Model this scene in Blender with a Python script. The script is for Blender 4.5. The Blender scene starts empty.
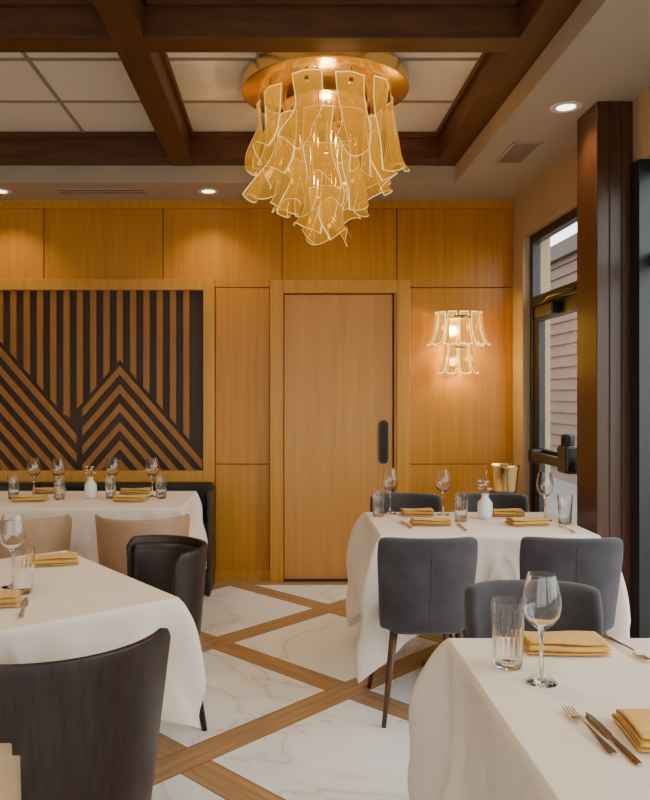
import bpy, math, random
from mathutils import Vector, Matrix, noise
random.seed(11)
C = bpy.context.scene.collection
pi = math.pi

# ---------------------------------------------------------------- materials
def newmat(name):
    m = bpy.data.materials.new(name); m.use_nodes = True
    nt = m.node_tree
    return m, nt, nt.nodes["Principled BSDF"]

def mat_plain(name, col, rough=0.5, metal=0.0, noise=0.0, nscale=8, bump=0.0, bscale=200, sheen=0.0, spec=0.5, coat=0.0):
    m, nt, b = newmat(name)
    b.inputs["Base Color"].default_value = (*col, 1)
    b.inputs["Roughness"].default_value = rough
    b.inputs["Metallic"].default_value = metal
    b.inputs["Specular IOR Level"].default_value = spec
    b.inputs["Sheen Weight"].default_value = sheen
    b.inputs["Coat Weight"].default_value = coat
    tc = nt.nodes.new("ShaderNodeTexCoord")
    if noise > 0:
        n = nt.nodes.new("ShaderNodeTexNoise"); n.inputs["Scale"].default_value = nscale
        n.inputs["Detail"].default_value = 4
        nt.links.new(tc.outputs["Object"], n.inputs["Vector"])
        r = nt.nodes.new("ShaderNodeValToRGB")
        r.color_ramp.elements[0].position = 0.3; r.color_ramp.elements[1].position = 0.7
        r.color_ramp.elements[0].color = (*[c*(1-noise) for c in col], 1)
        r.color_ramp.elements[1].color = (*[min(1, c*(1+noise)) for c in col], 1)
        nt.links.new(n.outputs["Fac"], r.inputs["Fac"]); nt.links.new(r.outputs["Color"], b.inputs["Base Color"])
    if bump > 0:
        n2 = nt.nodes.new("ShaderNodeTexNoise"); n2.inputs["Scale"].default_value = bscale
        nt.links.new(tc.outputs["Object"], n2.inputs["Vector"])
        bp = nt.nodes.new("ShaderNodeBump"); bp.inputs["Strength"].default_value = bump; bp.inputs["Distance"].default_value = 0.005
        nt.links.new(n2.outputs["Fac"], bp.inputs["Height"]); nt.links.new(bp.outputs["Normal"], b.inputs["Normal"])
    return m

def mat_wood(name, c1, c2, scale=(30, 30, 1.2), rough=0.45, coat=0.0, spec=0.4):
    m, nt, b = newmat(name)
    tc = nt.nodes.new("ShaderNodeTexCoord"); mp = nt.nodes.new("ShaderNodeMapping")
    mp.inputs["Scale"].default_value = scale
    nt.links.new(tc.outputs["Object"], mp.inputs["Vector"])
    n = nt.nodes.new("ShaderNodeTexNoise"); n.inputs["Scale"].default_value = 1.0
    n.inputs["Detail"].default_value = 6; n.inputs["Roughness"].default_value = 0.6; n.inputs["Distortion"].default_value = 0.4
    nt.links.new(mp.outputs["Vector"], n.inputs["Vector"])
    r = nt.nodes.new("ShaderNodeValToRGB")
    r.color_ramp.elements[0].position = 0.28; r.color_ramp.elements[1].position = 0.72
    r.color_ramp.elements[0].color = (*c1, 1); r.color_ramp.elements[1].color = (*c2, 1)
    nt.links.new(n.outputs["Fac"], r.inputs["Fac"]); nt.links.new(r.outputs["Color"], b.inputs["Base Color"])
    b.inputs["Roughness"].default_value = rough
    b.inputs["Coat Weight"].default_value = coat
    b.inputs["Specular IOR Level"].default_value = spec
    return m

def mat_glass(name, col=(1, 1, 1), rough=0.0):
    m, nt, b = newmat(name)
    b.inputs["Base Color"].default_value = (*col, 1)
    b.inputs["Roughness"].default_value = rough
    b.inputs["Transmission Weight"].default_value = 1.0
    b.inputs["IOR"].default_value = 1.45
    return m

def mat_pane(name):
    m, nt, b = newmat(name)
    out = nt.nodes["Material Output"]
    tr = nt.nodes.new("ShaderNodeBsdfTransparent"); tr.inputs["Color"].default_value = (0.93, 0.96, 0.95, 1)
    gl = nt.nodes.new("ShaderNodeBsdfGlossy"); gl.inputs["Roughness"].default_value = 0.02
    mx = nt.nodes.new("ShaderNodeMixShader"); mx.inputs["Fac"].default_value = 0.06
    nt.links.new(tr.outputs[0], mx.inputs[1]); nt.links.new(gl.outputs[0], mx.inputs[2])
    nt.links.new(mx.outputs[0], out.inputs["Surface"])
    return m

def mat_emit(name, col, s):
    m, nt, b = newmat(name)
    b.inputs["Base Color"].default_value = (*col, 1)
    b.inputs["Emission Color"].default_value = (*col, 1)
    b.inputs["Emission Strength"].default_value = s
    return m

def mat_litglass(name, col, edgecol, s_body, s_edge, opac, lines=60, edge=0.07, fade=.5):
    """edge-lit etched acrylic: translucent sheet with glowing lines and brighter edges (UV driven)"""
    m, nt, b = newmat(name)
    N = nt.nodes; L = nt.links
    out = N["Material Output"]
    uv = N.new("ShaderNodeUVMap"); sx = N.new("ShaderNodeSeparateXYZ"); L.new(uv.outputs[0], sx.inputs[0])
    def math_(op, a, bb=None):
        n = N.new("ShaderNodeMath"); n.operation = op
        for i, v in enumerate((a, bb)):
            if v is None: continue
            if isinstance(v, (int, float)): n.inputs[i].default_value = v
            else: L.new(v, n.inputs[i])
        return n.outputs[0]
    du = math_('ABSOLUTE', math_('SUBTRACT', sx.outputs[0], 0.5))
    dv = math_('ABSOLUTE', math_('SUBTRACT', sx.outputs[1], 0.5))
    ed = math_('MAXIMUM', math_('GREATER_THAN', du, 0.5-edge), math_('GREATER_THAN', dv, 0.5-edge*0.5))
    ln = math_('POWER', math_('ABSOLUTE', math_('SINE', math_('MULTIPLY', sx.outputs[0], lines))), 2.0)
    fd = math_('SUBTRACT', 1.0, math_('MULTIPLY', sx.outputs[1], fade))
    body = math_('MULTIPLY', math_('ADD', math_('MULTIPLY', ln, s_body*0.6), s_body*0.7), fd)
    st = math_('ADD', body, math_('MULTIPLY', ed, s_edge))
    em = N.new("ShaderNodeEmission"); L.new(st, em.inputs["Strength"])
    mc = N.new("ShaderNodeMix"); mc.data_type = 'RGBA'
    mc.inputs["A"].default_value = (*col, 1); mc.inputs["B"].default_value = (*edgecol, 1)
    L.new(ed, mc.inputs["Factor"]); L.new(mc.outputs["Result"], em.inputs["Color"])
    tr = N.new("ShaderNodeBsdfTransparent"); tr.inputs["Color"].default_value = (1, 0.82, 0.42, 1)
    gl = N.new("ShaderNodeBsdfGlossy"); gl.inputs["Roughness"].default_value = 0.15; gl.inputs["Color"].default_value = (1, .70, .3, 1)
    m1 = N.new("ShaderNodeMixShader"); m1.inputs[0].default_value = 0.05
    L.new(tr.outputs[0], m1.inputs[1]); L.new(gl.outputs[0], m1.inputs[2])
    m2 = N.new("ShaderNodeMixShader")
    fac = math_('MINIMUM', math_('ADD', math_('MULTIPLY', math_('ADD', math_('MULTIPLY', ln, 0.25), opac), fd), math_('MULTIPLY', ed, 0.35)), 0.95)
    L.new(fac, m2.inputs[0])
    L.new(m1.outputs[0], m2.inputs[1]); L.new(em.outputs[0], m2.inputs[2])
    L.new(m2.outputs[0], out.inputs["Surface"])
    return m

def mat_floor(name):
    m, nt, b = newmat(name); N = nt.nodes; L = nt.links
    tc = N.new("ShaderNodeTexCoord"); sx = N.new("ShaderNodeSeparateXYZ"); L.new(tc.outputs["Object"], sx.inputs[0])
    def M(op, a, bb=None, c=None):
        n = N.new("ShaderNodeMath"); n.operation = op
        for i, v in enumerate((a, bb, c)):
            if v is None: continue
            if isinstance(v, (int, float)): n.inputs[i].default_value = v
            else: L.new(v, n.inputs[i])
        return n.outputs[0]
    s = 0.70711; P = 0.976; W = 0.072
    u = M('MULTIPLY', M('ADD', sx.outputs[0], sx.outputs[1]), s)
    v = M('MULTIPLY', M('SUBTRACT', sx.outputs[1], sx.outputs[0]), s)
    fu = M('ABSOLUTE', M('SUBTRACT', M('FLOORED_MODULO', M('SUBTRACT', u, 2.79-P/2), P), P/2))
    fv = M('ABSOLUTE', M('SUBTRACT', M('FLOORED_MODULO', M('SUBTRACT', v, 2.344-P/2), P), P/2))
    su = M('LESS_THAN', fu, W); sv = M('LESS_THAN', fv, W)
    wallb = M('GREATER_THAN', sx.outputs[1], 5.62)
    wood = M('MAXIMUM', M('MAXIMUM', su, sv), wallb)
    ju = M('LESS_THAN', M('ABSOLUTE', M('SUBTRACT', fu, W)), 0.003)
    jv = M('LESS_THAN', M('ABSOLUTE', M('SUBTRACT', fv, W)), 0.003)
    jnt = M('MAXIMUM', jv, M('MULTIPLY', ju, M('SUBTRACT', 1.0, sv)))
    cmb1 = N.new("ShaderNodeCombineXYZ"); L.new(M('MULTIPLY', u, 40), cmb1.inputs[0]); L.new(M('MULTIPLY', v, 2), cmb1.inputs[1])
    cmb2 = N.new("ShaderNodeCombineXYZ"); L.new(M('MULTIPLY', u, 2), cmb2.inputs[0]); L.new(M('MULTIPLY', v, 40), cmb2.inputs[1])
    mv = N.new("ShaderNodeMix"); mv.data_type = 'VECTOR'
    L.new(sv, mv.inputs["Factor"]); L.new(cmb1.outputs[0], mv.inputs["A"]); L.new(cmb2.outputs[0], mv.inputs["B"])
    n = N.new("ShaderNodeTexNoise"); n.inputs["Scale"].default_value = 1.0; n.inputs["Detail"].default_value = 5
    L.new(mv.outputs["Result"], n.inputs["Vector"])
    rw = N.new("ShaderNodeValToRGB"); rw.color_ramp.elements[0].position = .25; rw.color_ramp.elements[1].position = .75
    rw.color_ramp.elements[0].color = (.28, .158, .076, 1); rw.color_ramp.elements[1].color = (.45, .28, .15, 1)
    L.new(n.outputs["Fac"], rw.inputs["Fac"])
    nm = N.new("ShaderNodeTexNoise"); nm.inputs["Scale"].default_value = 1.1; nm.inputs["Detail"].default_value = 5; nm.inputs["Distortion"].default_value = 1.1
    L.new(tc.outputs["Object"], nm.inputs["Vector"])
    vein = M('ABSOLUTE', M('SUBTRACT', nm.outputs["Fac"], 0.5))
    rm = N.new("ShaderNodeValToRGB"); e = rm.color_ramp.elements
    e[0].position = 0.0; e[0].color = (.66, .60, .52, 1); e[1].position = 0.007; e[1].color = (.79, .79, .78, 1)
    e2 = rm.color_ramp.elements.new(0.05); e2.color = (.84, .86, .88, 1)
    L.new(vein, rm.inputs["Fac"])
    mx = N.new("ShaderNodeMix"); mx.data_type = 'RGBA'
    L.new(wood, mx.inputs["Factor"]); L.new(rm.outputs["Color"], mx.inputs["A"]); L.new(rw.outputs["Color"], mx.inputs["B"])
    mj = N.new("ShaderNodeMix"); mj.data_type = 'RGBA'; mj.inputs["B"].default_value = (.22, .13, .07, 1)
    L.new(jnt, mj.inputs["Factor"]); L.new(mx.outputs["Result"], mj.inputs["A"])
    L.new(mj.outputs["Result"], b.inputs["Base Color"])
    b.inputs["Roughness"].default_value = 0.22
    return m

M_wall = mat_wood("honey_wood_panel", (.42, .165, .009), (.58, .252, .017), (26, 26, .9), .38)
M_wall2 = mat_wood("honey_wood_trim", (.48, .210, .020), (.61, .290, .034), (34, 34, 1.0), .38)
M_door = mat_wood("door_wood", (.48, .215, .044), (.60, .285, .066), (30, 30, .8), .4)
M_gap = mat_plain("panel_shadow_gap", (.03, .014, .006), .8)
M_slatbg = mat_wood("art_dark_backing", (.028, .009, .004), (.048, .017, .006), (30, 30, 1.5), .5)
M_slat = mat_wood("art_slat_wood", (.25, .092, .009), (.34, .135, .016), (60, 60, 3), .45)
M_beam = mat_wood("ceiling_beam_wood", (.062, .019, .005), (.125, .041, .010), (4, 22, 22), .5)
M_beamY = mat_wood("ceiling_beam_wood_long", (.062, .019, .005), (.125, .041, .010), (22, 4, 22), .5)
M_col = mat_wood("column_dark_wood", (.050, .017, .007), (.105, .038, .015), (30, 30, 1), .32)
M_soffit = mat_plain("soffit_paint", (.44, .365, .27), .8, noise=.03, nscale=3)
M_tile = mat_plain("ceiling_tile", (.80, .75, .66), .9, bump=.4, bscale=150, noise=.04, nscale=60)
M_tan = mat_plain("tan_wall_paint", (.46, .33, .20), .85, noise=.03, nscale=3)
M_floor = mat_floor("marble_and_wood_floor")
M_black = mat_plain("black_metal_frame", (.012, .012, .013), .35, noise=.1)
M_blackl = mat_plain("black_leather", (.010, .010, .012), .4, bump=.15, bscale=120)
M_cloth = mat_plain("cream_linen", (.82, .70, .61), .9, bump=.12, bscale=500, noise=.015, nscale=5, spec=.15, sheen=.1)
M_velvet = mat_plain("grey_velvet", (.056, .050, .056), .8, noise=.25, nscale=9, sheen=.2, spec=.2)
M_walnut = mat_wood("walnut_leg", (.05, .018, .008), (.12, .042, .018), (60, 60, 3), .35)
M_ebony = mat_wood("ebony_veneer", (.007, .004, .003), (.036, .017, .012), (90, 90, 2.2), .38)
M_beige = mat_plain("beige_upholstery", (.52, .33, .17), .75, noise=.06, nscale=20, sheen=.2)
M_dkpad = mat_plain("dark_brown_leather", (.022, .012, .009), .45, noise=.2, nscale=20)
M_tanch = mat_plain("tan_leather", (.42, .25, .14), .55, noise=.08, nscale=9)
M_nap = mat_plain("gold_napkin_cloth", (.66, .36, .045), .8, noise=.12, nscale=40, sheen=.2, bump=.2, bscale=300)
M_gold = mat_plain("brushed_gold", (.95, .66, .24), .22, metal=1.0)
M_cut = mat_plain("champagne_steel", (.72, .54, .32), .2, metal=1.0)
M_glass = mat_glass("clear_glass")
M_pane = mat_pane("window_glass")
M_white = mat_plain("white_ceramic", (.80, .78, .74), .3)
M_petal = mat_plain("white_petal", (.85, .80, .72), .6)
M_stem = mat_plain("green_stem", (.10, .13, .05), .6)
M_lamp = mat_emit("downlight_lens", (1, .86, .66), 6)
M_trimw = mat_plain("white_trim_ring", (.75, .72, .66), .5)
M_siding = mat_plain("neighbour_siding", (.125, .070, .046), .8, noise=.08, nscale=2)
M_siding2 = mat_plain("neighbour_fascia", (.06, .03, .024), .7)
M_ground = mat_plain("outside_paving", (.22, .20, .18), .9, noise=.15, nscale=2)
M_chand = mat_litglass("chandelier_acrylic", (1, .43, .030), (1, .66, .20), .98, .70, .58, 75, .030, .30)
M_scon = mat_litglass("sconce_glass", (1, .46, .035), (1, .70, .24), 1.35, 1.3, .58, 12, .07, .20)

# ---------------------------------------------------------------- helpers
def empty(name, loc=(0, 0, 0), rz=0):
    e = bpy.data.objects.new(name, None); e.location = loc; e.rotation_euler = (0, 0, rz)
    e.empty_display_size = .1; C.objects.link(e); return e

def mesh(name, v, f, mat, parent=None, smooth=False, loc=None, rot=None):
    me = bpy.data.meshes.new(name); me.from_pydata([tuple(p) for p in v], [], f); me.update()
    if smooth:
        me.polygons.foreach_set("use_smooth", [True]*len(me.polygons))
    me.materials.append(mat)
    o = bpy.data.objects.new(name, me); C.objects.link(o)
    if parent: o.parent = parent
    if loc: o.location = loc
    if rot: o.rotation_euler = rot
    return o

BF = [(0, 3, 2, 1), (4, 5, 6, 7), (0, 1, 5, 4), (1, 2, 6, 5), (2, 3, 7, 6), (3, 0, 4, 7)]
def boxv(x0, x1, y0, y1, z0, z1):
    return [(x0, y0, z0), (x1, y0, z0), (x1, y1, z0), (x0, y1, z0), (x0, y0, z1), (x1, y0, z1), (x1, y1, z1), (x0, y1, z1)]

def bevel(o, w, seg=2):
    m = o.modifiers.new("bevel", 'BEVEL'); m.width = w; m.segments = seg; m.limit_method = 'ANGLE'
    return o

def box(name, x0, x1, y0, y1, z0, z1, mat, parent=None, bev=0, seg=2, smooth=False):
    o = mesh(name, boxv(x0, x1, y0, y1, z0, z1), BF, mat, parent, smooth)
    if bev: bevel(o, bev, seg)
    return o

def boxes(name, lst, mat, parent=None, bev=0):
    v = []; f = []
    for b in lst:
        n = len(v); v += boxv(*b); f += [tuple(i+n for i in q) for q in BF]
    o = mesh(name, v, f, mat, parent)
    if bev: bevel(o, bev)
    return o

def lathe(name, prof, mat, segs=32, parent=None, loc=None, flute=0, nfl=12, close=False, smooth=True):
    v = []; f = []; n = len(prof)
    for i in range(segs):
        a = 2*pi*i/segs
        for j, (r, z) in enumerate(prof):
            rr = r
            if flute and callable(flute): rr = r + flute(a, z, r)
            v.append((rr*math.cos(a), rr*math.sin(a), z))
    m = n if close else n-1
    for i in range(segs):
        k = (i+1) % segs
        for j in range(m):
            jj = (j+1) % n
            f.append((i*n+j, k*n+j, k*n+jj, i*n+jj))
    o = mesh(name, v, f, mat, parent, smooth, loc)
    if smooth: o.data.set_sharp_from_angle(angle=.75)
    return o

def taper_leg(name, top, bot, r0, r1, mat, parent, segs=12):
    t = Vector(top); b = Vector(bot); v = []
    for p, r in ((t, r0), ((t+b)/2, (r0+r1)/2), (b, r1)):
        for i in range(segs):
            a = 2*pi*i/segs; v.append((p.x+r*math.cos(a), p.y+r*math.sin(a), p.z))
    f = []
    for k in range(2):
        for i in range(segs):
            j = (i+1) % segs
            f.append((k*segs+i, (k+1)*segs+i, (k+1)*segs+j, k*segs+j))
    f.append(tuple(range(segs))); f.append(tuple(reversed(range(2*segs, 3*segs))))
    return mesh(name, v, f, mat, parent, True)

def tube(name, pts, r, mat, parent=None, segs=8):
    cu = bpy.data.curves.new(name, 'CURVE'); cu.dimensions = '3D'; cu.bevel_depth = r; cu.bevel_resolution = 3
    sp = cu.splines.new('POLY'); sp.points.add(len(pts)-1)
    for i, p in enumerate(pts): sp.points[i].co = (*p, 1)
    cu.materials.append(mat); cu.use_fill_caps = True
    o = bpy.data.objects.new(name, cu); C.objects.link(o)
    if parent: o.parent = parent
    return o

def gridmesh(name, fn, nu, nv, mat, parent=None, uv=False, solid=0, subsurf=0, smooth=True):
    v = [fn(i/nu, j/nv) for j in range(nv+1) for i in range(nu+1)]
    f = [(j*(nu+1)+i, j*(nu+1)+i+1, (j+1)*(nu+1)+i+1, (j+1)*(nu+1)+i) for j in range(nv) for i in range(nu)]
    o = mesh(name, v, f, mat, parent, smooth)
    if uv:
        l = o.data.uv_layers.new(name="UVMap")
        for p in o.data.polygons:
            for li in p.loop_indices:
                vi = o.data.loops[li].vertex_index
                l.data[li].uv = ((vi % (nu+1))/nu, (vi//(nu+1))/nv)
    if solid:
        s = o.modifiers.new("solid", 'SOLIDIFY'); s.thickness = solid; s.offset = 0
    if subsurf:
        s = o.modifiers.new("sub", 'SUBSURF'); s.levels = subsurf; s.render_levels = subsurf
    return o

# ---------------------------------------------------------------- room shell
BY = 5.77; RX = 1.76; LX = -4.6; RY = -2.6; ZC = 2.88
box("floor", LX-.2, RX+.2, RY-.2, BY+.2, -.1, 0, M_floor)
box("wall_back", LX-.2, RX+.2, BY+.025, BY+.2, 0, 3.3, M_gap)
g = .003
pan = []
xs = [LX, -3.61, -2.70, -1.80, -.896, .008, .88, RX]
for a, b_ in zip(xs[:-1], xs[1:]): pan.append((a+g, b_-g, BY, BY+.025, 2.22+g, 2.82))
for a, b_ in ((LX, -.50), (-.50, -.084), (.97, RX)):
    pan.append((a+g, b_-g, BY, BY+.025, .88+g, 2.22-g)); pan.append((a+g, b_-g, BY, BY+.025, .0, .88-g))
boxes("trim_wall_panels", pan, M_wall, bev=.002)
box("trim_crown", LX, RX, BY-.012, BY+.02, 2.82, ZC, M_wall2)
boxes("baseboard_back", [(-.5, -.084, BY-.012, BY, 0, .07), (.97, RX, BY-.012, BY, 0, .07)], M_wall2)

boxes("wall_right", [(RX, RX+.2, 5.53, BY+.2, 0, 3.3), (RX, RX+.2, RY, 5.53, 2.56, 3.3),
                     (RX, RX+.2, 3.78, 4.10, 0, 2.56), (RX, RX+.2, RY-.2, -1.6, 0, 2.56)], M_tan)
boxes("wall_left", [(LX-.2, LX, RY-.2, BY+.2, 0, 3.3)], M_tan)
boxes("wall_rear", [(LX, RX, RY-.2, RY, 2.6, 3.3), (LX, RX, RY-.2, RY, 0, .35), (LX, -4.3, RY-.2, RY, .35, 2.6),
                    (1.5, RX, RY-.2, RY, .35, 2.6), (-1.5, -1.3, RY-.2, RY, .35, 2.6)], M_tan)  # large openings added here to let daylight in behind the camera
col = empty("wood_column", (0, 0, 0))
box("shaft", 1.58, RX, 3.80, 4.06, 0, ZC, M_col, col, .004)
boxes("reveal_strips", [(1.640, 1.646, 3.797, 3.80, 0, ZC), (1.700, 1.706, 3.797, 3.80, 0, ZC)], M_gap, col)

# ceiling
CX0, CX1, CY0, CY1 = -4.2, 1.21, -1.9, 5.28
boxes("ceiling_soffit", [(LX, RX, CY1, BY+.03, ZC, 3.0), (CX1, RX, RY, CY1, ZC, 3.0), (LX, CX0, RY, CY1, ZC, 3.0), (CX0, CX1, RY, CY0, ZC, 3.0)], M_soffit)
box("ceiling", LX-.2, RX, RY-.2, BY+.03, 3.18, 3.3, M_tile)
yb = [(5.13, 5.28), (3.38, 3.53), (1.63, 1.78), (-.12, .03), (-1.9, -1.75)]
xb = [(1.06, 1.21), (-.76, -.61), (-2.57, -2.42), (-4.2, -4.05)]
boxes("ceiling_beams_cross", [(CX0, CX1, a, b_, 3.0, 3.18) for a, b_ in yb], M_beam, bev=.004)
boxes("ceiling_beams_long", [(a, b_, CY0, CY1, 2.996, 3.179) for a, b_ in xb], M_beamY, bev=.004)
st = []
for (xa, xb_) in ((-.61, 1.06), (-2.42, -.76), (-4.05, -2.57)):
    for (ya, yb_) in ((3.53, 5.13), (1.78, 3.38)):
        st += [(xa, xb_, yb_-.02, yb_, 3.14, 3.178), (xa, xa+.02, ya, yb_, 3.14, 3.178), (xb_-.02, xb_, ya, yb_, 3.14, 3.178)]
boxes("trim_coffer_moulding", st, M_beam)
tb = []
for y in (1.9, 2.5, 3.1, 4.0, 4.58): tb.append((CX0, CX1, y-.009, y+.009, 3.170, 3.181))
for x in (-3.4, -2.95, -1.95, -1.33, -.12, .50): tb.append((x-.009, x+.009, CY0, CY1, 3.169, 3.180))
boxes("ceiling_tile_grid", tb, mat_plain("tile_grid", (.33, .28, .21), .7))

def downlight(x, y, z, power=14, size=.05):
    e = empty("recessed_downlight", (x, y, z))
    lathe("trim_ring", [(.045, .002), (.05, -.004), (.075, -.004), (.08, .002)], M_trimw, 32, e)
    v = [(0.047*math.cos(2*pi*i/24), .047*math.sin(2*pi*i/24), -.001) for i in range(24)]
    mesh("lens", v, [tuple(reversed(range(24)))], M_lamp, e)
    l = bpy.data.lights.new("bulb", 'SPOT'); l.energy = power; l.color = (1, .79, .48); l.spot_size = 2.0; l.spot_blend = .9; l.shadow_soft_size = size
    o = bpy.data.objects.new("bulb", l); o.location = (0, 0, -.02); o.parent = e; C.objects.link(o)
for p in ((-.526, 5.50), (-2.03, 5.50), (-3.5, 5.5), (1.455, 3.88), (1.455, 1.9)): downlight(p[0], p[1], ZC, 25)
for p in ((-1.50, 3.85), (-1.6, 2.6), (.25, 2.5), (-1.6, .8), (.3, .8)): downlight(p[0], p[1], 3.172, 44)

ve = empty("ceiling_vent", (1.44, 4.62, ZC))
boxes("frame", [(-.09, .09, -.20, -.185, -.006, 0), (-.09, .09, .185, .20, -.006, 0), (-.09, -.075, -.2, .2, -.006, 0), (.075, .09, -.2, .2, -.006, 0)], M_soffit, ve)
boxes("louvres", [(-.075+k*.0155, -.069+k*.0155, -.185, .185, -.006, 0) for k in range(10)], M_soffit, ve)
box("plenum", -.075, .075, -.185, .185, -.001, 0, M_gap, ve)
vs = empty("linear_slot_vent", (-1.30, 5.50, ZC))
boxes("slots", [(-.31, .31, -.045, -.02, -.003, 0), (-.31, .31, .02, .045, -.003, 0)], M_gap, vs)
boxes("frame", [(-.33, .33, -.06, -.047, -.005, 0), (-.33, .33, .047, .06, -.005, 0), (-.33, .33, -.018, .018, -.005, 0)], M_soffit, vs)

# ---------------------------------------------------------------- exterior door + windows in right wall
fx0, fx1 = RX+.05, RX+.11
gd = empty("door_1", (0, 0, 0))
boxes("frame", [(fx0, fx1, 5.47, 5.53, 0, 2.56), (fx0, fx1, 4.10, 4.16, 0, 2.56), (fx0, fx1, 4.16, 5.47, 2.50, 2.56), (fx0, fx1, 4.16, 5.47, 2.04, 2.11)], M_black, gd, .003)
boxes("leaf_frame", [(fx0+.01, fx1-.005, 5.36, 5.465, .01, 2.035), (fx0+.01, fx1-.005, 4.165, 4.27, .01, 2.035), (fx0+.01, fx1-.005, 4.27, 5.36, 1.93, 2.035),
                     (fx0+.01, fx1-.005, 4.27, 5.36, .01, .25), (fx0+.01, fx1-.005, 4.27, 5.36, .93, 1.03)], M_black, gd, .003)
box("transom_glass", fx0+.03, fx0+.034, 4.16, 5.47, 2.11, 2.50, M_pane, gd)
box("leaf_glass", fx0+.03, fx0+.034, 4.27, 5.36, .25, 1.93, M_pane, gd)
box("closer_body", fx0-.05, fx0+.01, 4.95, 5.28, 1.94, 2.02, M_black, gd, .01)
tube("closer_arm", [(fx0-.03, 5.2, 2.03), (fx0-.08, 4.9, 2.045), (fx0-.01, 4.65, 2.06)], .010, M_black, gd)
box("panic_bar", fx0-.07, fx0-.02, 4.50, 5.34, .95, 1.01, M_black, gd, .012)
boxes("panic_bar_ends", [(fx0-.10, fx0+.01, 4.56, 4.72, .93, 1.10), (fx0-.07, fx0+.01, 5.28, 5.36, .93, 1.03)], M_black, gd, .015)
lathe("lock_cylinder", [(0, 0), (.035, 0), (.04, .01), (.04, .09), (.03, .10), (0, .10)], M_black, 24, gd, (fx0-.06, 4.64, 1.07))

w = 1
for (ya, yb_) in ((1.95, 3.78), (.15, 1.89), (-1.6, .09)):
    e = empty("window_%d" % w, (0, 0, 0)); w += 1
    t = .06
    boxes("frame", [(fx0, fx1, ya, ya+t, 0, 2.56), (fx0, fx1, yb_-t, yb_, 0, 2.56), (fx0, fx1, ya+t, yb_-t, 2.50, 2.56), (fx0, fx1, ya+t, yb_-t, 0, .10), (fx0, fx1, ya+t, yb_-t, 2.04, 2.11)], M_black, e, .003)
    box("glass", fx0+.03, fx0+.034, ya+t, yb_-t, .10, 2.50, M_pane, e)
boxes("trim_mullion_casing", [(RX-.02, fx1, 1.885, 1.955, 0, 2.56), (RX-.02, fx1, .085, .155, 0, 2.56), (RX-.015, fx1, 3.70, 3.79, 0, 2.56)], M_black)
for xa, xb_ in ((-4.3, -1.5), (-1.3, 1.5)):  # unseen rear windows, invented to fill the openings that admit extra daylight
    e = empty("window_%d" % w); w += 1
    boxes("frame", [(xa, xa+.06, RY-.13, RY-.07, .35, 2.6), (xb_-.06, xb_, RY-.13, RY-.07, .35, 2.6), (xa, xb_, RY-.13, RY-.07, .35, .41), (xa, xb_, RY-.13, RY-.07, 2.54, 2.6),
                    ((xa+xb_)/2-.03, (xa+xb_)/2+.03, RY-.13, RY-.07, .41, 2.54)], M_black, e)
    box("glass", xa+.06, xb_-.06, RY-.1, RY-.096, .41, 2.54, M_pane, e)

box("outside_ground", -12, 20, -12, 40, -.25, -.12, M_ground)
nb = empty("neighbour_building")
v = []; f = []
x0 = 5.0; n = 0; z = -.12
while z < 3.7:
    v += [(x0-.04, 5.5, z), (x0-.04, 30, z), (x0, 30, z+.20), (x0, 5.5, z+.20), ]
    f.append((n, n+3, n+2, n+1)); n += 4
    v += [(x0, 5.5, z), (x0, 30, z), (x0-.04, 30, z), (x0-.04, 5.5, z)]
    f.append((n, n+1, n+2, n+3)); n += 4
    z += .20
mesh("siding", v, f, M_siding, nb)
box("wall_core", x0+.001, x0+3, 5.5, 30, -.12, 3.8, M_siding, nb)
box("roof_fascia", x0-.15, x0+3.1, 5.3, 30.2, 3.78, 4.05, M_siding2, nb)
box("corner_board", x0-.05, x0+.02, 5.42, 5.55, -.12, 3.78, M_siding2, nb)

# ---------------------------------------------------------------- interior door
dr = empty("door_2", (0, 0, 0))
boxes("casing", [(-.084, .018, BY-.055, BY+.025, 0, 2.275), (.872, .972, BY-.055, BY+.025, 0, 2.275), (.018, .872, BY-.055, BY+.025, 2.172, 2.275)], M_wall2, dr, .004)
box("leaf", .024, .845, BY-.02, BY+.02, .012, 2.165, M_door, dr, .003)
box("pocket_gap", .845, .872, BY+.0, BY+.02, 0, 2.17, M_gap, dr)
box("stop_moulding", .855, .872, BY-.04, BY+.02, 0, 2.17, M_door, dr)
box("threshold", .018, .872, BY-.05, BY+.02, 0, .008, M_gap, dr)
def capsule(name, cx, cz, hw, hh, y0, y1, mat, parent):
    pts = []
    for i in range(17): a = pi*i/16; pts.append((cx+hw*math.cos(a), cz+hh-hw+hw*math.sin(a)))
    for i in range(17): a = pi+pi*i/16; pts.append((cx+hw*math.cos(a), cz-hh+hw+hw*math.sin(a)))
    n = len(pts); v = [(p[0], y0, p[1]) for p in pts]+[(p[0], y1, p[1]) for p in pts]
    f = [tuple(range(n)), tuple(reversed(range(n, 2*n)))]+[(i, i+n, (i+1) % n+n, (i+1) % n) for i in range(n)]
    return mesh(name, v, f, mat, parent)
capsule("flush_pull", .775, 1.05, .036, .165, BY-.030, BY-.018, M_black, dr)
capsule("pull_recess", .775, 1.05, .022, .145, BY-.032, BY-.029, M_gap, dr)

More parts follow.
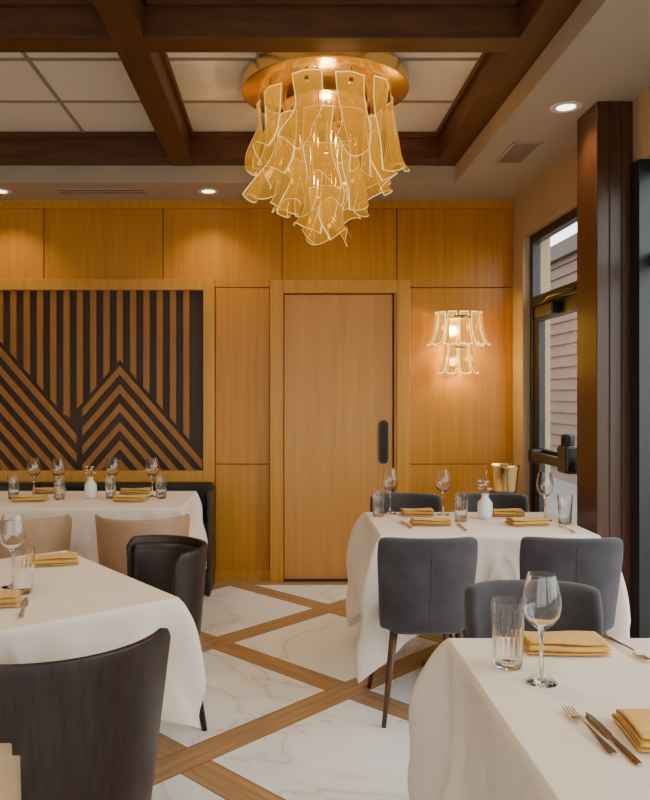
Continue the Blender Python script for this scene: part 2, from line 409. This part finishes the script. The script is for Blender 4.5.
# ---------------------------------------------------------------- wall art (slatted mountains)
art = empty("slatted_wood_wall_art", (0, 0, 0))
S = 131.7
def WX(a): return (a-281)/S
def WZ(b): return 1.42+(393-b)/S
AL, AR, AT, AB = -284, 204, 291, 470
box("backing", WX(AL), WX(AR), BY-.02, BY, WZ(AB), WZ(AT), M_slatbg, art)
boxes("frame", [(WX(AR), WX(215), BY-.06, BY, WZ(481), WZ(280)), (WX(AL-11), WX(AL), BY-.06, BY, WZ(481), WZ(280)),
                (WX(AL), WX(AR), BY-.06, BY, WZ(AT), WZ(280)), (WX(AL), WX(AR), BY-.06, BY, WZ(481), WZ(AB))], M_wall2, art, .003)
def clip(poly, a, b, c):
    out = []
    for i in range(len(poly)):
        p = poly[i]; q = poly[(i+1) % len(poly)]
        dp = a*p[0]+b*p[1]-c; dq = a*q[0]+b*q[1]-c
        if dp <= 0: out.append(p)
        if dp*dq < 0:
            t = dp/(dp-dq); out.append((p[0]+t*(q[0]-p[0]), p[1]+t*(q[1]-p[1])))
    return out
sl = 1.15
polys = []
def skyline(x):
    x = abs(x+40)-40
    ya = 345+sl*x; yb_ = 366+sl*abs(x-121)
    return min(max(ya, AT), yb_)
for k in range(-40, 40):
    xa = 121+k*13.2-3.0; xb_ = xa+6.0
    if xa < AL+3 or xb_ > AR-1: continue
    p = [(xa, AT), (xb_, AT), (xb_, skyline(xb_)-6), (xa, skyline(xa)-6)]
    xm = (xa+xb_)/2
    if abs(xm-121) < 4 or abs(xm+201) < 4:
        p = [(xa, AT), (xb_, AT), (xb_, skyline(xb_)-6), (xm, skyline(xm)-6), (xa, skyline(xa)-6)]
    if min(q[1] for q in p[2:]) > AT+3: polys.append(p)
pitch = 18.5; th = 8.6
def both(poly):
    if len(poly) < 3: return
    polys.append(poly); polys.append([(-80-a, b) for a, b in reversed(poly)])
for k in range(0, 14):
    o = k*pitch
    p = [(-40, 345-40*sl+o), (200, 345+200*sl+o), (200, 345+200*sl+o+th), (-40, 345-40*sl+o+th)]
    p = clip(p, 0, 1, AB); p = clip(p, 0, -1, -AT); p = clip(p, 1, 0, 78-.0)
    both(p)
    p = [(121, 366+o), (300, 366+179*sl+o), (300, 366+179*sl+o+th), (121, 366+o+th)]
    p = clip(p, 0, 1, AB); p = clip(p, 1, 0, AR-1); both(p)
    p = [(121, 366+o+th), (0, 366+121*sl+o+th), (0, 366+121*sl+o), (121, 366+o)]
    p = clip(p, 0, 1, AB); p = clip(p, -1, 0, -84); both(p)
v = []; f = []
for p in polys:
    n = len(v); m = len(p)
    v += [(WX(a), BY-.045, WZ(b)) for a, b in p]+[(WX(a), BY-.02, WZ(b)) for a, b in p]
    f += [tuple(range(n, n+m)), tuple(reversed(range(n+m, n+2*m)))]+[(n+i, n+m+i, n+m+(i+1) % m, n+(i+1) % m) for i in range(m)]
mesh("slats", v, f, M_slat, art)

# ---------------------------------------------------------------- banquette
bq = empty("banquette_bench", (0, 0, 0))
segs = [(-4.4, -3.1), (-3.1, -1.8), (-1.8, -.5)]
boxes("back", [(a+.004, b_-.004, 5.60, 5.72, .42, .75) for a, b_ in segs], M_blackl, bq, .02)
boxes("seat", [(a+.004, b_-.004, 5.30, 5.62, .30, .46) for a, b_ in segs], M_blackl, bq, .025)
box("plinth", -4.4, -.52, 5.34, 5.70, 0, .31, M_black, bq)
box("end_panel", -.52, -.495, 5.30, 5.72, 0, .72, M_blackl, bq, .006)

# ---------------------------------------------------------------- chandelier
CHX, CHY = .245, 4.25
ch = empty("chandelier", (CHX, CHY, 0))
lathe("canopy_plate", [(0, 3.17), (.455, 3.17), (.465, 3.165), (.465, 3.10), (.455, 3.095), (0, 3.095)], M_gold, 72, ch)
lathe("canopy_step", [(0, 3.10), (.24, 3.10), (.24, 3.02), (.23, 3.015), (0, 3.015)], M_gold, 64, ch)
def panel(r, ang, ztop, w_, L_, ph, flare):
    ca, sa = math.cos(ang), math.sin(ang)
    def fn(u, t):
        s_ = u*2-1
        q = max(0, (t-.35)/.65)
        ww = w_/2*(1-.10*math.sin(pi*t)+.14*t*t)
        out = .024*math.sin(6.0*t+ph)*t+.055*math.sin(s_*2.6+ph*1.7)*t**1.3+flare*q**1.6+.012*math.cos(s_*3)
        lat = s_*ww+.034*math.sin(5.0*t+ph*2)*t
        zz = ztop-L_*t+.036*math.sin(s_*2.6+ph*1.3)*t**1.5+max(0, flare)*.25*q*q
        rr = r+out
        return (rr*ca-lat*sa, rr*sa+lat*ca, zz)
    return gridmesh("glass_panel", fn, 12, 24, M_chand, ch, uv=True)
rods = []
for k in range(10):
    a = 2*pi*k/10+.0; L_ = random.uniform(.34, .50)
    zt0 = random.uniform(3.03, 3.085)
    panel(.37, a, zt0, .165, L_, random.uniform(0, 6), random.uniform(.02, .11)); rods.append((.37, a, 3.10, zt0-.03))
for k in range(9):
    a = 2*pi*k/9+.35
    panel(.29, a, 2.92, .16, random.uniform(.34, .44), random.uniform(0, 6), random.uniform(.03, .12)); rods.append((.29, a, 3.10, 2.89))
for k in range(7):
    a = 2*pi*k/7+.2
    panel(.18, a, 2.76, .15, random.uniform(.32, .40), random.uniform(0, 6), random.uniform(.03, .10)); rods.append((.18, a, 3.10, 2.73))
for k in range(4):
    a = 2*pi*k/4+.5
    panel(.075, a, 2.56, .13, random.uniform(.24, .34), random.uniform(0, 6), random.uniform(.0, .06)); rods.append((.075, a, 3.10, 2.53))
for r, a, z1, z2 in rods:
    tube("rod", [(r*math.cos(a), r*math.sin(a), z1), (r*math.cos(a), r*math.sin(a), z2)], .004, M_gold, ch)
boxes("clips", [(r*math.cos(a)-.012, r*math.cos(a)+.012, r*math.sin(a)-.012, r*math.sin(a)+.012, z2-.025, z2) for r, a, z1, z2 in rods], M_gold, ch, .003)
for z_, e_ in ((2.86, 9), (2.62, 7), (2.38, 4)):
    l = bpy.data.lights.new("led", 'POINT'); l.energy = e_; l.color = (1, .66, .28); l.shadow_soft_size = .03
    o = bpy.data.objects.new("led", l); o.location = (0, 0, z_); o.parent = ch; C.objects.link(o)

# ---------------------------------------------------------------- sconce
sc = empty("wall_sconce", (1.32, BY, 0))
boxes("backplate", [(-.05, .05, -.02, 0, 1.62, 1.98)], M_gold, sc, .004)
lathe("arm_disc", [(0, 1.99), (.115, 1.99), (.12, 1.98), (.115, 1.965), (0, 1.965)], M_gold, 32, sc, loc=(0, -.125, 0))
lathe("lower_disc", [(0, 1.77), (.07, 1.77), (.075, 1.76), (.07, 1.75), (0, 1.75)], M_gold, 32, sc, loc=(0, -.125, 0))
def petal(r0, r1, zt, zb, ang, w0, w1):
    ca, sa = math.cos(ang), math.sin(ang)
    def fn(u, t):
        s_ = u*2-1
        zz = zt-(zt-zb)*t-.014*(1-s_*s_)*t
        r = r0+(r1-r0)*(t**2.6)+.014*(1-s_*s_)
        ww = (w0+(w1-w0)*t)/2
        return (r*ca-s_*ww*sa, (r*sa+s_*ww*ca)*.62-.125, zz)
    gridmesh("glass_petal", fn, 6, 12, M_scon, sc, uv=True)
for k in range(12):
    petal(.165, .225, 2.02, 1.785, 2*pi*k/12+.1, .070, .098)
for k in range(8):
    petal(.095, .140, 1.79, 1.575, 2*pi*k/8+.2, .062, .088)
for z_, e_ in ((1.90, 11), (1.66, 10)):
    l = bpy.data.lights.new("bulb", 'POINT'); l.energy = e_; l.color = (1, .74, .20); l.shadow_soft_size = .03
    o = bpy.data.objects.new("bulb", l); o.location = (0, -.125, z_); o.parent = sc; C.objects.link(o)

# ---------------------------------------------------------------- tables
def table(cx, cy, hx, hy, rz=0, base_drop=.36, seed=1, cornerdrop=.12, flare=.10, crump=1.0):
    rnd = random.Random(seed)
    e = empty("dining_table", (cx, cy, 0), rz)
    box("top", -hx+.01, hx-.01, -hy+.01, hy-.01, .712, .742, M_walnut, e)
    pl = [(-.04, .04, -.04, .04, .03, .715), (-.25, .25, -.035, .035, 0, .03), (-.035, .035, -.25, .25, 0, .03), (-.15, .15, -.15, .15, .69, .713)]
    boxes("pedestal", pl, M_black, e, .004)
    st_ = .010
    per = []
    nx = int(hx*2/st_); ny = int(hy*2/st_)
    for i in range(nx): per.append((-hx+2*hx*i/nx, -hy))
    for i in range(ny): per.append((hx, -hy+2*hy*i/ny))
    for i in range(nx): per.append((hx-2*hx*i/nx, hy))
    for i in range(ny): per.append((-hx, hy-2*hy*i/ny))
    n = len(per)
    rings = []
    zt = .750
    for kk in (.3, .6, .9, .985):
        rings.append([(x*kk, y*kk, zt) for x, y in per])
    T = 34
    ph = [rnd.uniform(0, 6) for _ in range(8)]
    so = rnd.uniform(0, 50)
    for r in range(T+1):
        t = r/T
        ring = []
        for i, (x, y) in enumerate(per):
            sh = .06+.06*t
            ix = max(-hx+sh, min(hx-sh, x)); iy = max(-hy+sh, min(hy-sh, y))
            d = Vector((x-ix, y-iy))
            nn = d.normalized() if d.length > 1e-6 else Vector((0, 0))
            dist = math.hypot(hx-abs(x), hy-abs(y))
            arc = i*st_
            w0 = .020+.042*t
            p1 = .06+.07*t
            c0 = math.exp(-(dist/w0)**2); c1 = math.exp(-((dist-p1)/(.03+.022*t))**2)
            c2 = math.exp(-((dist-p1*2.0)/(.035+.025*t))**2); c3 = math.exp(-((dist-p1*3.0)/.05)**2)
            fast = 1-math.exp(-t*5.0)
            wob = noise.noise(Vector((arc*5+so, t*1.6, 3.1)))*.052+noise.noise(Vector((arc*13+so, t*3.5+arc*4, 7.7)))*.028
            ridge = (1-abs(noise.noise(Vector((arc*7+so+9, t*1.2+arc*2, 1.7))))*2)**3*.018
            drag = .010*math.sin((dist*16-t*base_drop*20)*1.6+ph[5])*math.exp(-dist/.30)
            off = .004+.016*t+flare*c0*fast*(1-.15*t)-.046*c1*t+.040*c2*t-.022*c3*t+crump*(wob+ridge+drag)*t**.8
            off = max(off, -.002 if t < .25 else .001)
            if r == 0: off = -.003
            dr_ = base_drop+cornerdrop*math.exp(-(dist/.13)**1.1)+.012*math.sin(arc*4+ph[3])+.007*math.sin(arc*13+ph[4])
            zz = zt if r == 0 else zt-.004-dr_*t
            ring.append((x+nn.x*off, y+nn.y*off, zz))
        rings.append(ring)
    v = [(0, 0, zt)]
    f = []
    for rg in rings: v += rg
    for i in range(n): f.append((0, 1+i, 1+(i+1) % n))
    for k in range(len(rings)-1):
        for i in range(n):
            j = (i+1) % n
            a = 1+k*n; b_ = 1+(k+1)*n
            f.append((a+i, b_+i, b_+j, a+j))
    mesh("tablecloth", v, f, M_cloth, e, True)
    return e
ZT = .752
table(.985, 3.93, .515, .35, 0, .42, 3, .24, .145)
table(.454+.46, 2.08-.45, .46, .45, 0, .42, 5, .18, .12)
ang = math.atan2(.614, .79)
table(-1.00, 2.575, .475, .475, ang, .30, 8, .11, .060)
table(-1.265, 4.82, .685, .38, 0, .42, 11, .14, .07)

# ---------------------------------------------------------------- chairs
def velvet_chair(x, y, rz):
    e = empty("velvet_dining_chair", (x, y, 0), rz)
    def P(u, t):
        s_ = u*2-1
        z = .385+.420*t
        w_ = .208+.026*t-.010*max(0, t-.8)/.2
        z -= .010*abs(s_)**8*t
        y_ = -.205-.050*t+.100*abs(s_)**2.8*(1-.2*t)
        return Vector((s_*w_, y_, z))
    nu, nv = 18, 12; th_ = .05
    v = []
    for layer in (0, 1):
        for j in range(nv+1):
            for i in range(nu+1):
                p = P(i/nu, j/nv)
                if layer:
                    p = p+Vector((-(i/nu*2-1)*.03, th_, 0))
                v.append(tuple(p))
    n = (nu+1)*(nv+1); f = []
    for j in range(nv):
        for i in range(nu):
            a = j*(nu+1)+i
            f.append((a, a+1, a+nu+2, a+nu+1)); f.append((n+a, n+a+nu+1, n+a+nu+2, n+a+1))
    for i in range(nu):
        f.append((i, n+i, n+i+1, i+1)); a = nv*(nu+1)+i; f.append((a, a+1, n+a+1, n+a))
    for j in range(nv):
        a = j*(nu+1); f.append((a, a+nu+1, n+a+nu+1, n+a)); a += nu; f.append((a, n+a, n+a+nu+1, a+nu+1))
    o = mesh("back", v, f, M_velvet, e, True)
    s = o.modifiers.new("sub", 'SUBSURF'); s.levels = 1; s.render_levels = 2
    tube("back_seam", [tuple(P(.5, t/12)+Vector((0, -.0005, 0))) for t in range(1, 12)], .0016, M_velvet, e)
    v = []; f = []
    m = 40
    def outline(k, inset=0):
        a = 2*pi*k/m; c, s_ = math.cos(a), math.sin(a)
        pw = .45
        return ((.178-inset)*math.copysign(abs(c)**pw, c), (.178-inset)*math.copysign(abs(s_)**pw, s_)-.012)
    lv = [(.04, .375), (.012, .38), (0, .395), (0, .435), (.012, .455), (.05, .468), (.12, .472)]
    for ins, z in lv:
        for k in range(m):
            p = outline(k, ins); v.append((p[0], p[1], z))
    for q in range(len(lv)-1):
        for k in range(m):
            j = (k+1) % m; f.append((q*m+k, q*m+j, (q+1)*m+j, (q+1)*m+k))
    f.append(tuple(reversed(range(m)))); f.append(tuple((len(lv)-1)*m+k for k in range(m)))
    mesh("seat", v, f, M_velvet, e, True)
    for i, (sx, sy) in enumerate(((-1, -1), (1, -1), (-1, 1), (1, 1))):
        taper_leg("leg_%d" % (i+1), (sx*.14, sy*.13, .39), (sx*.20, sy*.215, 0), .019, .010, M_walnut, e)
velvet_chair(.63, 3.45, .03)
velvet_chair(1.265, 3.45, -.06)
velvet_chair(.80, 2.275, pi-.04)
velvet_chair(.76, 4.47, pi)
velvet_chair(1.30, 4.47, pi+.05)

def barrel_chair(x, y, rz, r=.27, name="barrel_dining_chair", shell=M_ebony, pad=M_dkpad, seatm=M_beige, cutout=True, top=.78, hole_a=.30, A=1.62):
    e = empty(name, (x, y, 0), rz)
    NA, NZ = 56, 16
    zb = .30
    def zt_(a):
        q = abs(a)/A
        return top-.04*max(0, (q-.90)/.10)**1.5
    def rad(a, t, extra=0):
        return (r*(.84+.16*t)+extra)
    def pt(a, t, extra=0, dz=0):
        z = zb+(zt_(a)-zb)*t+dz
        rr = rad(a, t, extra)
        return (rr*math.sin(a), -rr*math.cos(a)*1.0, z)
    v = []; f = []
    def vid(l, i, j): return l*(NA+1)*(NZ+1)+j*(NA+1)+i
    for l, ex in ((0, 0), (1, -.020)):
        for j in range(NZ+1):
            for i in range(NA+1):
                v.append(pt(-A+2*A*i/NA, j/NZ, ex))
    hole = set()
    if cutout:
        for j in range(NZ):
            for i in range(NA):
                a = -A+2*A*(i+.5)/NA
                if abs(a) < hole_a and 1 <= j < 10 and not (j in (1, 9) and abs(a) > hole_a-.07): hole.add((i, j))
    def solid(i, j): return 0 <= i < NA and 0 <= j < NZ and (i, j) not in hole
    for j in range(NZ):
        for i in range(NA):
            if not solid(i, j): continue
            f.append((vid(0, i, j), vid(0, i+1, j), vid(0, i+1, j+1), vid(0, i, j+1)))
            f.append((vid(1, i, j), vid(1, i, j+1), vid(1, i+1, j+1), vid(1, i+1, j)))
            if not solid(i, j-1): f.append((vid(0, i, j), vid(1, i, j), vid(1, i+1, j), vid(0, i+1, j)))
            if not solid(i, j+1): f.append((vid(0, i, j+1), vid(0, i+1, j+1), vid(1, i+1, j+1), vid(1, i, j+1)))
            if not solid(i-1, j): f.append((vid(0, i, j), vid(0, i, j+1), vid(1, i, j+1), vid(1, i, j)))
            if not solid(i+1, j): f.append((vid(0, i+1, j), vid(1, i+1, j), vid(1, i+1, j+1), vid(0, i+1, j+1)))
    o = mesh("shell", v, f, shell, e, True); bevel(o, .004, 2)
    A2 = A-.08
    def mkpad(nm, a0, a1, zlo, zhi, m_):
        def pp(u, t):
            a = a0+(a1-a0)*u
            hi = (zt_(a)-.03) if zhi is None else zhi
            zz = zlo+(hi-zlo)*t
            rr = r*(.84+.16*((zz-zb)/(top-zb)))-.038
            return (rr*math.sin(a), -rr*math.cos(a), zz)
        gridmesh(nm, pp, 40, 10, m_, e, solid=.03)
    mkpad("back_pad", -A2, A2, .40, None, pad)
    lathe("seat", [(0, .30), (r*.82, .30), (r*.845, .33), (r*.84, .43), (r*.78, .462), (0, .468)], seatm, 40, e)
    if cutout:
        def lc(u, t):
            a = -.42+.84*u; zz = .40+.22*t; rr = r*(.84+.16*((zz-zb)/(top-zb)))-.022
            return (rr*math.sin(a), -rr*math.cos(a), zz)
        gridmesh("lumbar_cushion", lc, 16, 6, seatm, e, solid=.006)
    mat = shell if shell != M_tanch else M_walnut
    for i, a in enumerate((.62, -.62, 2.45, -2.45)):
        ca, sa = math.sin(a), -math.cos(a)
        taper_leg("leg_%d" % (i+1), (r*.72*ca, r*.72*sa, .31), (r*.95*ca, r*.95*sa, 0), .021, .012, mat, e)
    return e
barrel_chair(-.645, 2.08, -.05, r=.345, hole_a=.17, top=.795)
barrel_chair(-.545, 3.20, pi-.95, r=.235, hole_a=.26)
barrel_chair(-.735, 4.05, .05, r=.25, name="tan_barrel_chair", shell=M_tanch, pad=M_tanch, cutout=False)
barrel_chair(-1.36, 4.05, -.05, r=.25, name="tan_barrel_chair", shell=M_tanch, pad=M_tanch, cutout=False)

# ---------------------------------------------------------------- tableware
def wine_glass(x, y, z=ZT, s=1.0):
    p = [(0, .0), (.036, .0), (.036, .002), (.012, .006), (.0045, .014), (.004, .11), (.008, .122), (.028, .138), (.040, .155), (.0443, .175), (.0435, .195), (.040, .215), (.036, .235), (.032, .25),
         (.0308, .25), (.0347, .235), (.0387, .215), (.0422, .195), (.043, .176), (.0388, .1565), (.027, .1405), (.007, .126), (0, .125)]
    lathe("wine_glass", [(a*s, b*s) for a, b in p], M_glass, 36, None, (x, y, z))
def tumbler(x, y, z=ZT, s=1.0):
    p = [(0, 0), (.029, 0), (.031, .003), (.0335, .05), (.036, .10), (.0365, .115), (.0372, .135), (.0375, .15), (.0362, .15), (.0358, .135), (.035, .115), (.0345, .10), (.031, .05), (.028, .014), (0, .012)]
    def fl(a, z_, r):
        if r > .0312*s and .002 < z_ < .112*s: return -.0010*(1+math.cos(18*a))
        return 0
    lathe("cut_glass_tumbler", [(a*s, b*s) for a, b in p], M_glass, 108, None, (x, y, z), flute=fl)
def napkin(x, y, rz=0, L_=.20, W_=.105, z=ZT, seed=0):
    rnd = random.Random(seed)
    e = empty("folded_napkin", (x, y, z+.002), rz)
    layers = 4; N_ = 12
    prof = []
    for k in range(layers):
        xs_ = [i/N_ for i in range(N_+1)]
        if k % 2: xs_ = xs_[::-1]
        sh = rnd.uniform(-.006, .006)
        for s_ in xs_: prof.append((-W_/2+s_*W_*(1-.05*k)+sh, .003+k*.0085+.003*math.sin(s_*pi)*1.0))
        if k < layers-1:
            xe = prof[-1][0]; d = 1 if k % 2 == 0 else -1
            prof.append((xe+d*.004, .003+k*.0085+.0043))
    nv = len(prof)-1
    ph = rnd.uniform(0, 6)
    def fn(u, t):
        i = min(int(round(t*nv)), nv); a, b = prof[i]
        lx = (u-.5)*L_*(1-.012*(i//(N_+1)))
        return (lx, a+.004*math.sin(lx*22+ph), b+.0022*math.sin(lx*30+ph+i*.2)*(b/.03))
    gridmesh("cloth", fn, 20, nv, M_nap, e, solid=.0022)
def fork(x, y, rz, z=ZT):
    e = empty("dinner_fork", (x, y, z+.002), rz)
    v = []; f = []
    def strip(pts):
        n = len(v)
        for (yy, hw, zz, xo) in pts:
            v.extend([(xo-hw, yy, zz), (xo+hw, yy, zz), (xo+hw*.8, yy, zz+.0022), (xo-hw*.8, yy, zz+.0022)])
        for k in range(len(pts)-1):
            a = n+4*k; b = a+4
            for i in range(4): j = (i+1) % 4; f.append((a+i, a+j, b+j, b+i))
        f.append((n, n+3, n+2, n+1)); m = n+4*(len(pts)-1); f.append((m, m+1, m+2, m+3))
    strip([(-.10, .007, .001, 0), (-.09, .009, .001, 0), (-.04, .0055, .003, 0), (.01, .003, .006, 0), (.035, .0035, .006, 0), (.045, .010, .004, 0), (.058, .012, .002, 0)])
    for k in range(4): strip([(.056, .002, .002, -.0097+k*.0065), (.08, .0018, .001, -.0097+k*.0065), (.10, .001, .005, -.0097+k*.0065)])
    mesh("body", v, f, M_cut, e)
def knife(x, y, rz, z=ZT):
    e = empty("table_knife", (x, y, z+.002), rz)
    pts = [(-.11, .006), (-.10, .0085), (-.03, .006), (.0, .005), (.01, .009), (.06, .0105), (.095, .008), (.112, .001)]
    v = []; f = []
    for yy, hw in pts: v += [(-hw, yy, 0), (hw, yy, .0), (hw*.7, yy, .0032), (-hw*.7, yy, .0032)]
    for k in range(len(pts)-1):
        a = 4*k; b = a+4
        for i in range(4): j = (i+1) % 4; f.append((a+i, a+j, b+j, b+i))
    f.append((0, 3, 2, 1)); m = 4*(len(pts)-1); f.append((m, m+1, m+2, m+3))
    mesh("body", v, f, M_cut, e)
def vase(x, y, z=ZT):
    e = empty("bud_vase", (x, y, z), random.uniform(0, 6))
    lathe("body", [(0, 0), (.030, 0), (.036, .006), (.040, .05), (.038, .085), (.022, .105), (.017, .118), (.021, .132), (.018, .132), (.013, .116), (.012, .09), (0, .08)], M_white, 32, e)
    for i in range(6):
        a = i*1.3; L_ = .02+.02*(i % 3)
        tipp = (.026*math.cos(a), .026*math.sin(a), .13+L_)
        tube("stem", [(0, 0, .09), (.01*math.cos(a), .01*math.sin(a), .13), tipp], .0012, M_stem, e)
        v = []; f = []
        for k in range(6):
            b = 2*pi*k/6; n = len(v)
            cx, cy, cz = tipp
            v += [(cx, cy, cz), (cx+.010*math.cos(b-.4), cy+.010*math.sin(b-.4), cz+.006), (cx+.018*math.cos(b), cy+.018*math.sin(b), cz+.014), (cx+.010*math.cos(b+.4), cy+.010*math.sin(b+.4), cz+.006)]
            f.append((n, n+1, n+2, n+3))
        mesh("blossom", v, f, M_petal, e, True)

# right far table
tumbler(.53, 4.12); wine_glass(.605, 4.22); wine_glass(.89, 4.17); tumbler(.935, 3.95); vase(1.087, 4.05)
wine_glass(1.385, 3.99); tumbler(1.45, 3.88)
napkin(.745, 4.17, .05, .17, seed=1); napkin(.76, 3.86, -.05, seed=2); napkin(1.23, 4.15, .02, .17, seed=3); napkin(1.25, 3.86, .06, seed=4)
fork(.63, 3.84, .1); knife(.90, 3.78, -.05); fork(1.40, 3.72, .0)
# right near table
tumbler(.555, 1.858, s=1.08); wine_glass(.602, 1.756); napkin(.735, 1.985, -.03, .21, .12, seed=5)
fork(.90, 1.98, pi+.12); fork(.608, 1.50, .06); knife(.638, 1.47, .04); napkin(.745, 1.475, -.1, .15, .15, seed=6)
# left near table
tumbler(-.862, 2.54); wine_glass(-.925, 2.62); wine_glass(-1.04, 2.50); napkin(-.90, 2.98, .35, .20, .11, seed=7); napkin(-.93, 2.40, .25, .20, .12, seed=8); knife(-.80, 2.36, .25)
# left far table
for xx, yy in ((-1.60, 4.92), (-1.43, 4.88), (-1.09, 4.92), (-.83, 4.9)): wine_glass(xx, yy)
for xx, yy in ((-1.69, 4.80), (-1.39, 4.77), (-1.08, 4.82), (-.76, 4.82)): tumbler(xx, yy)
vase(-1.215, 4.85)
napkin(-1.55, 4.70, .1, seed=9); napkin(-.93, 4.70, -.1, seed=10); napkin(-.97, 5.06, .1, seed=11); napkin(-1.55, 5.08, 0, seed=12)

# champagne bucket on stand
cb = empty("champagne_bucket_stand", (1.55, 5.30, 0))
lathe("bucket", [(0, .70), (.075, .70), (.085, .71), (.105, .90), (.112, .915), (.108, .92), (.10, .905), (.08, .72), (0, .715)], M_gold, 40, cb)
lathe("stand", [(.09, .72), (.094, .735), (.088, .74)], M_black, 32, cb)
for i in range(3):
    a = 2*pi*i/3+.5
    tube("stand_leg", [(.088*math.cos(a), .088*math.sin(a), .735), (.05*math.cos(a), .05*math.sin(a), .35), (.14*math.cos(a), .14*math.sin(a), .006)], .006, M_gold, cb)
tube("handle", [(-.112, 0, .88), (-.125, 0, .84), (-.098, 0, .80)], .005, M_gold, cb)

# ---------------------------------------------------------------- world, light
w_ = bpy.data.worlds.new("sky"); bpy.context.scene.world = w_; w_.use_nodes = True
nt = w_.node_tree; bg = nt.nodes["Background"]
sky = nt.nodes.new("ShaderNodeTexSky"); sky.sky_type = 'NISHITA'; sky.sun_disc = False; sky.sun_elevation = .7; sky.sun_rotation = 2.0
mx = nt.nodes.new("ShaderNodeMix"); mx.data_type = 'RGBA'; mx.inputs["Factor"].default_value = .93
mx.inputs["B"].default_value = (1.0, .97, .96, 1)
nt.links.new(sky.outputs[0], mx.inputs["A"]); nt.links.new(mx.outputs["Result"], bg.inputs["Color"])
bg.inputs["Strength"].default_value = 3.9

# ---------------------------------------------------------------- camera
cam = bpy.data.cameras.new("camera"); co = bpy.data.objects.new("camera", cam); C.objects.link(co)
co.location = (0, 0, 1.42); co.rotation_euler = (pi/2, 0, 0)
cam.sensor_width = 36; cam.lens = 760*36/800; cam.shift_x = .055; cam.shift_y = -.00875; cam.clip_start = .05
bpy.context.scene.camera = co
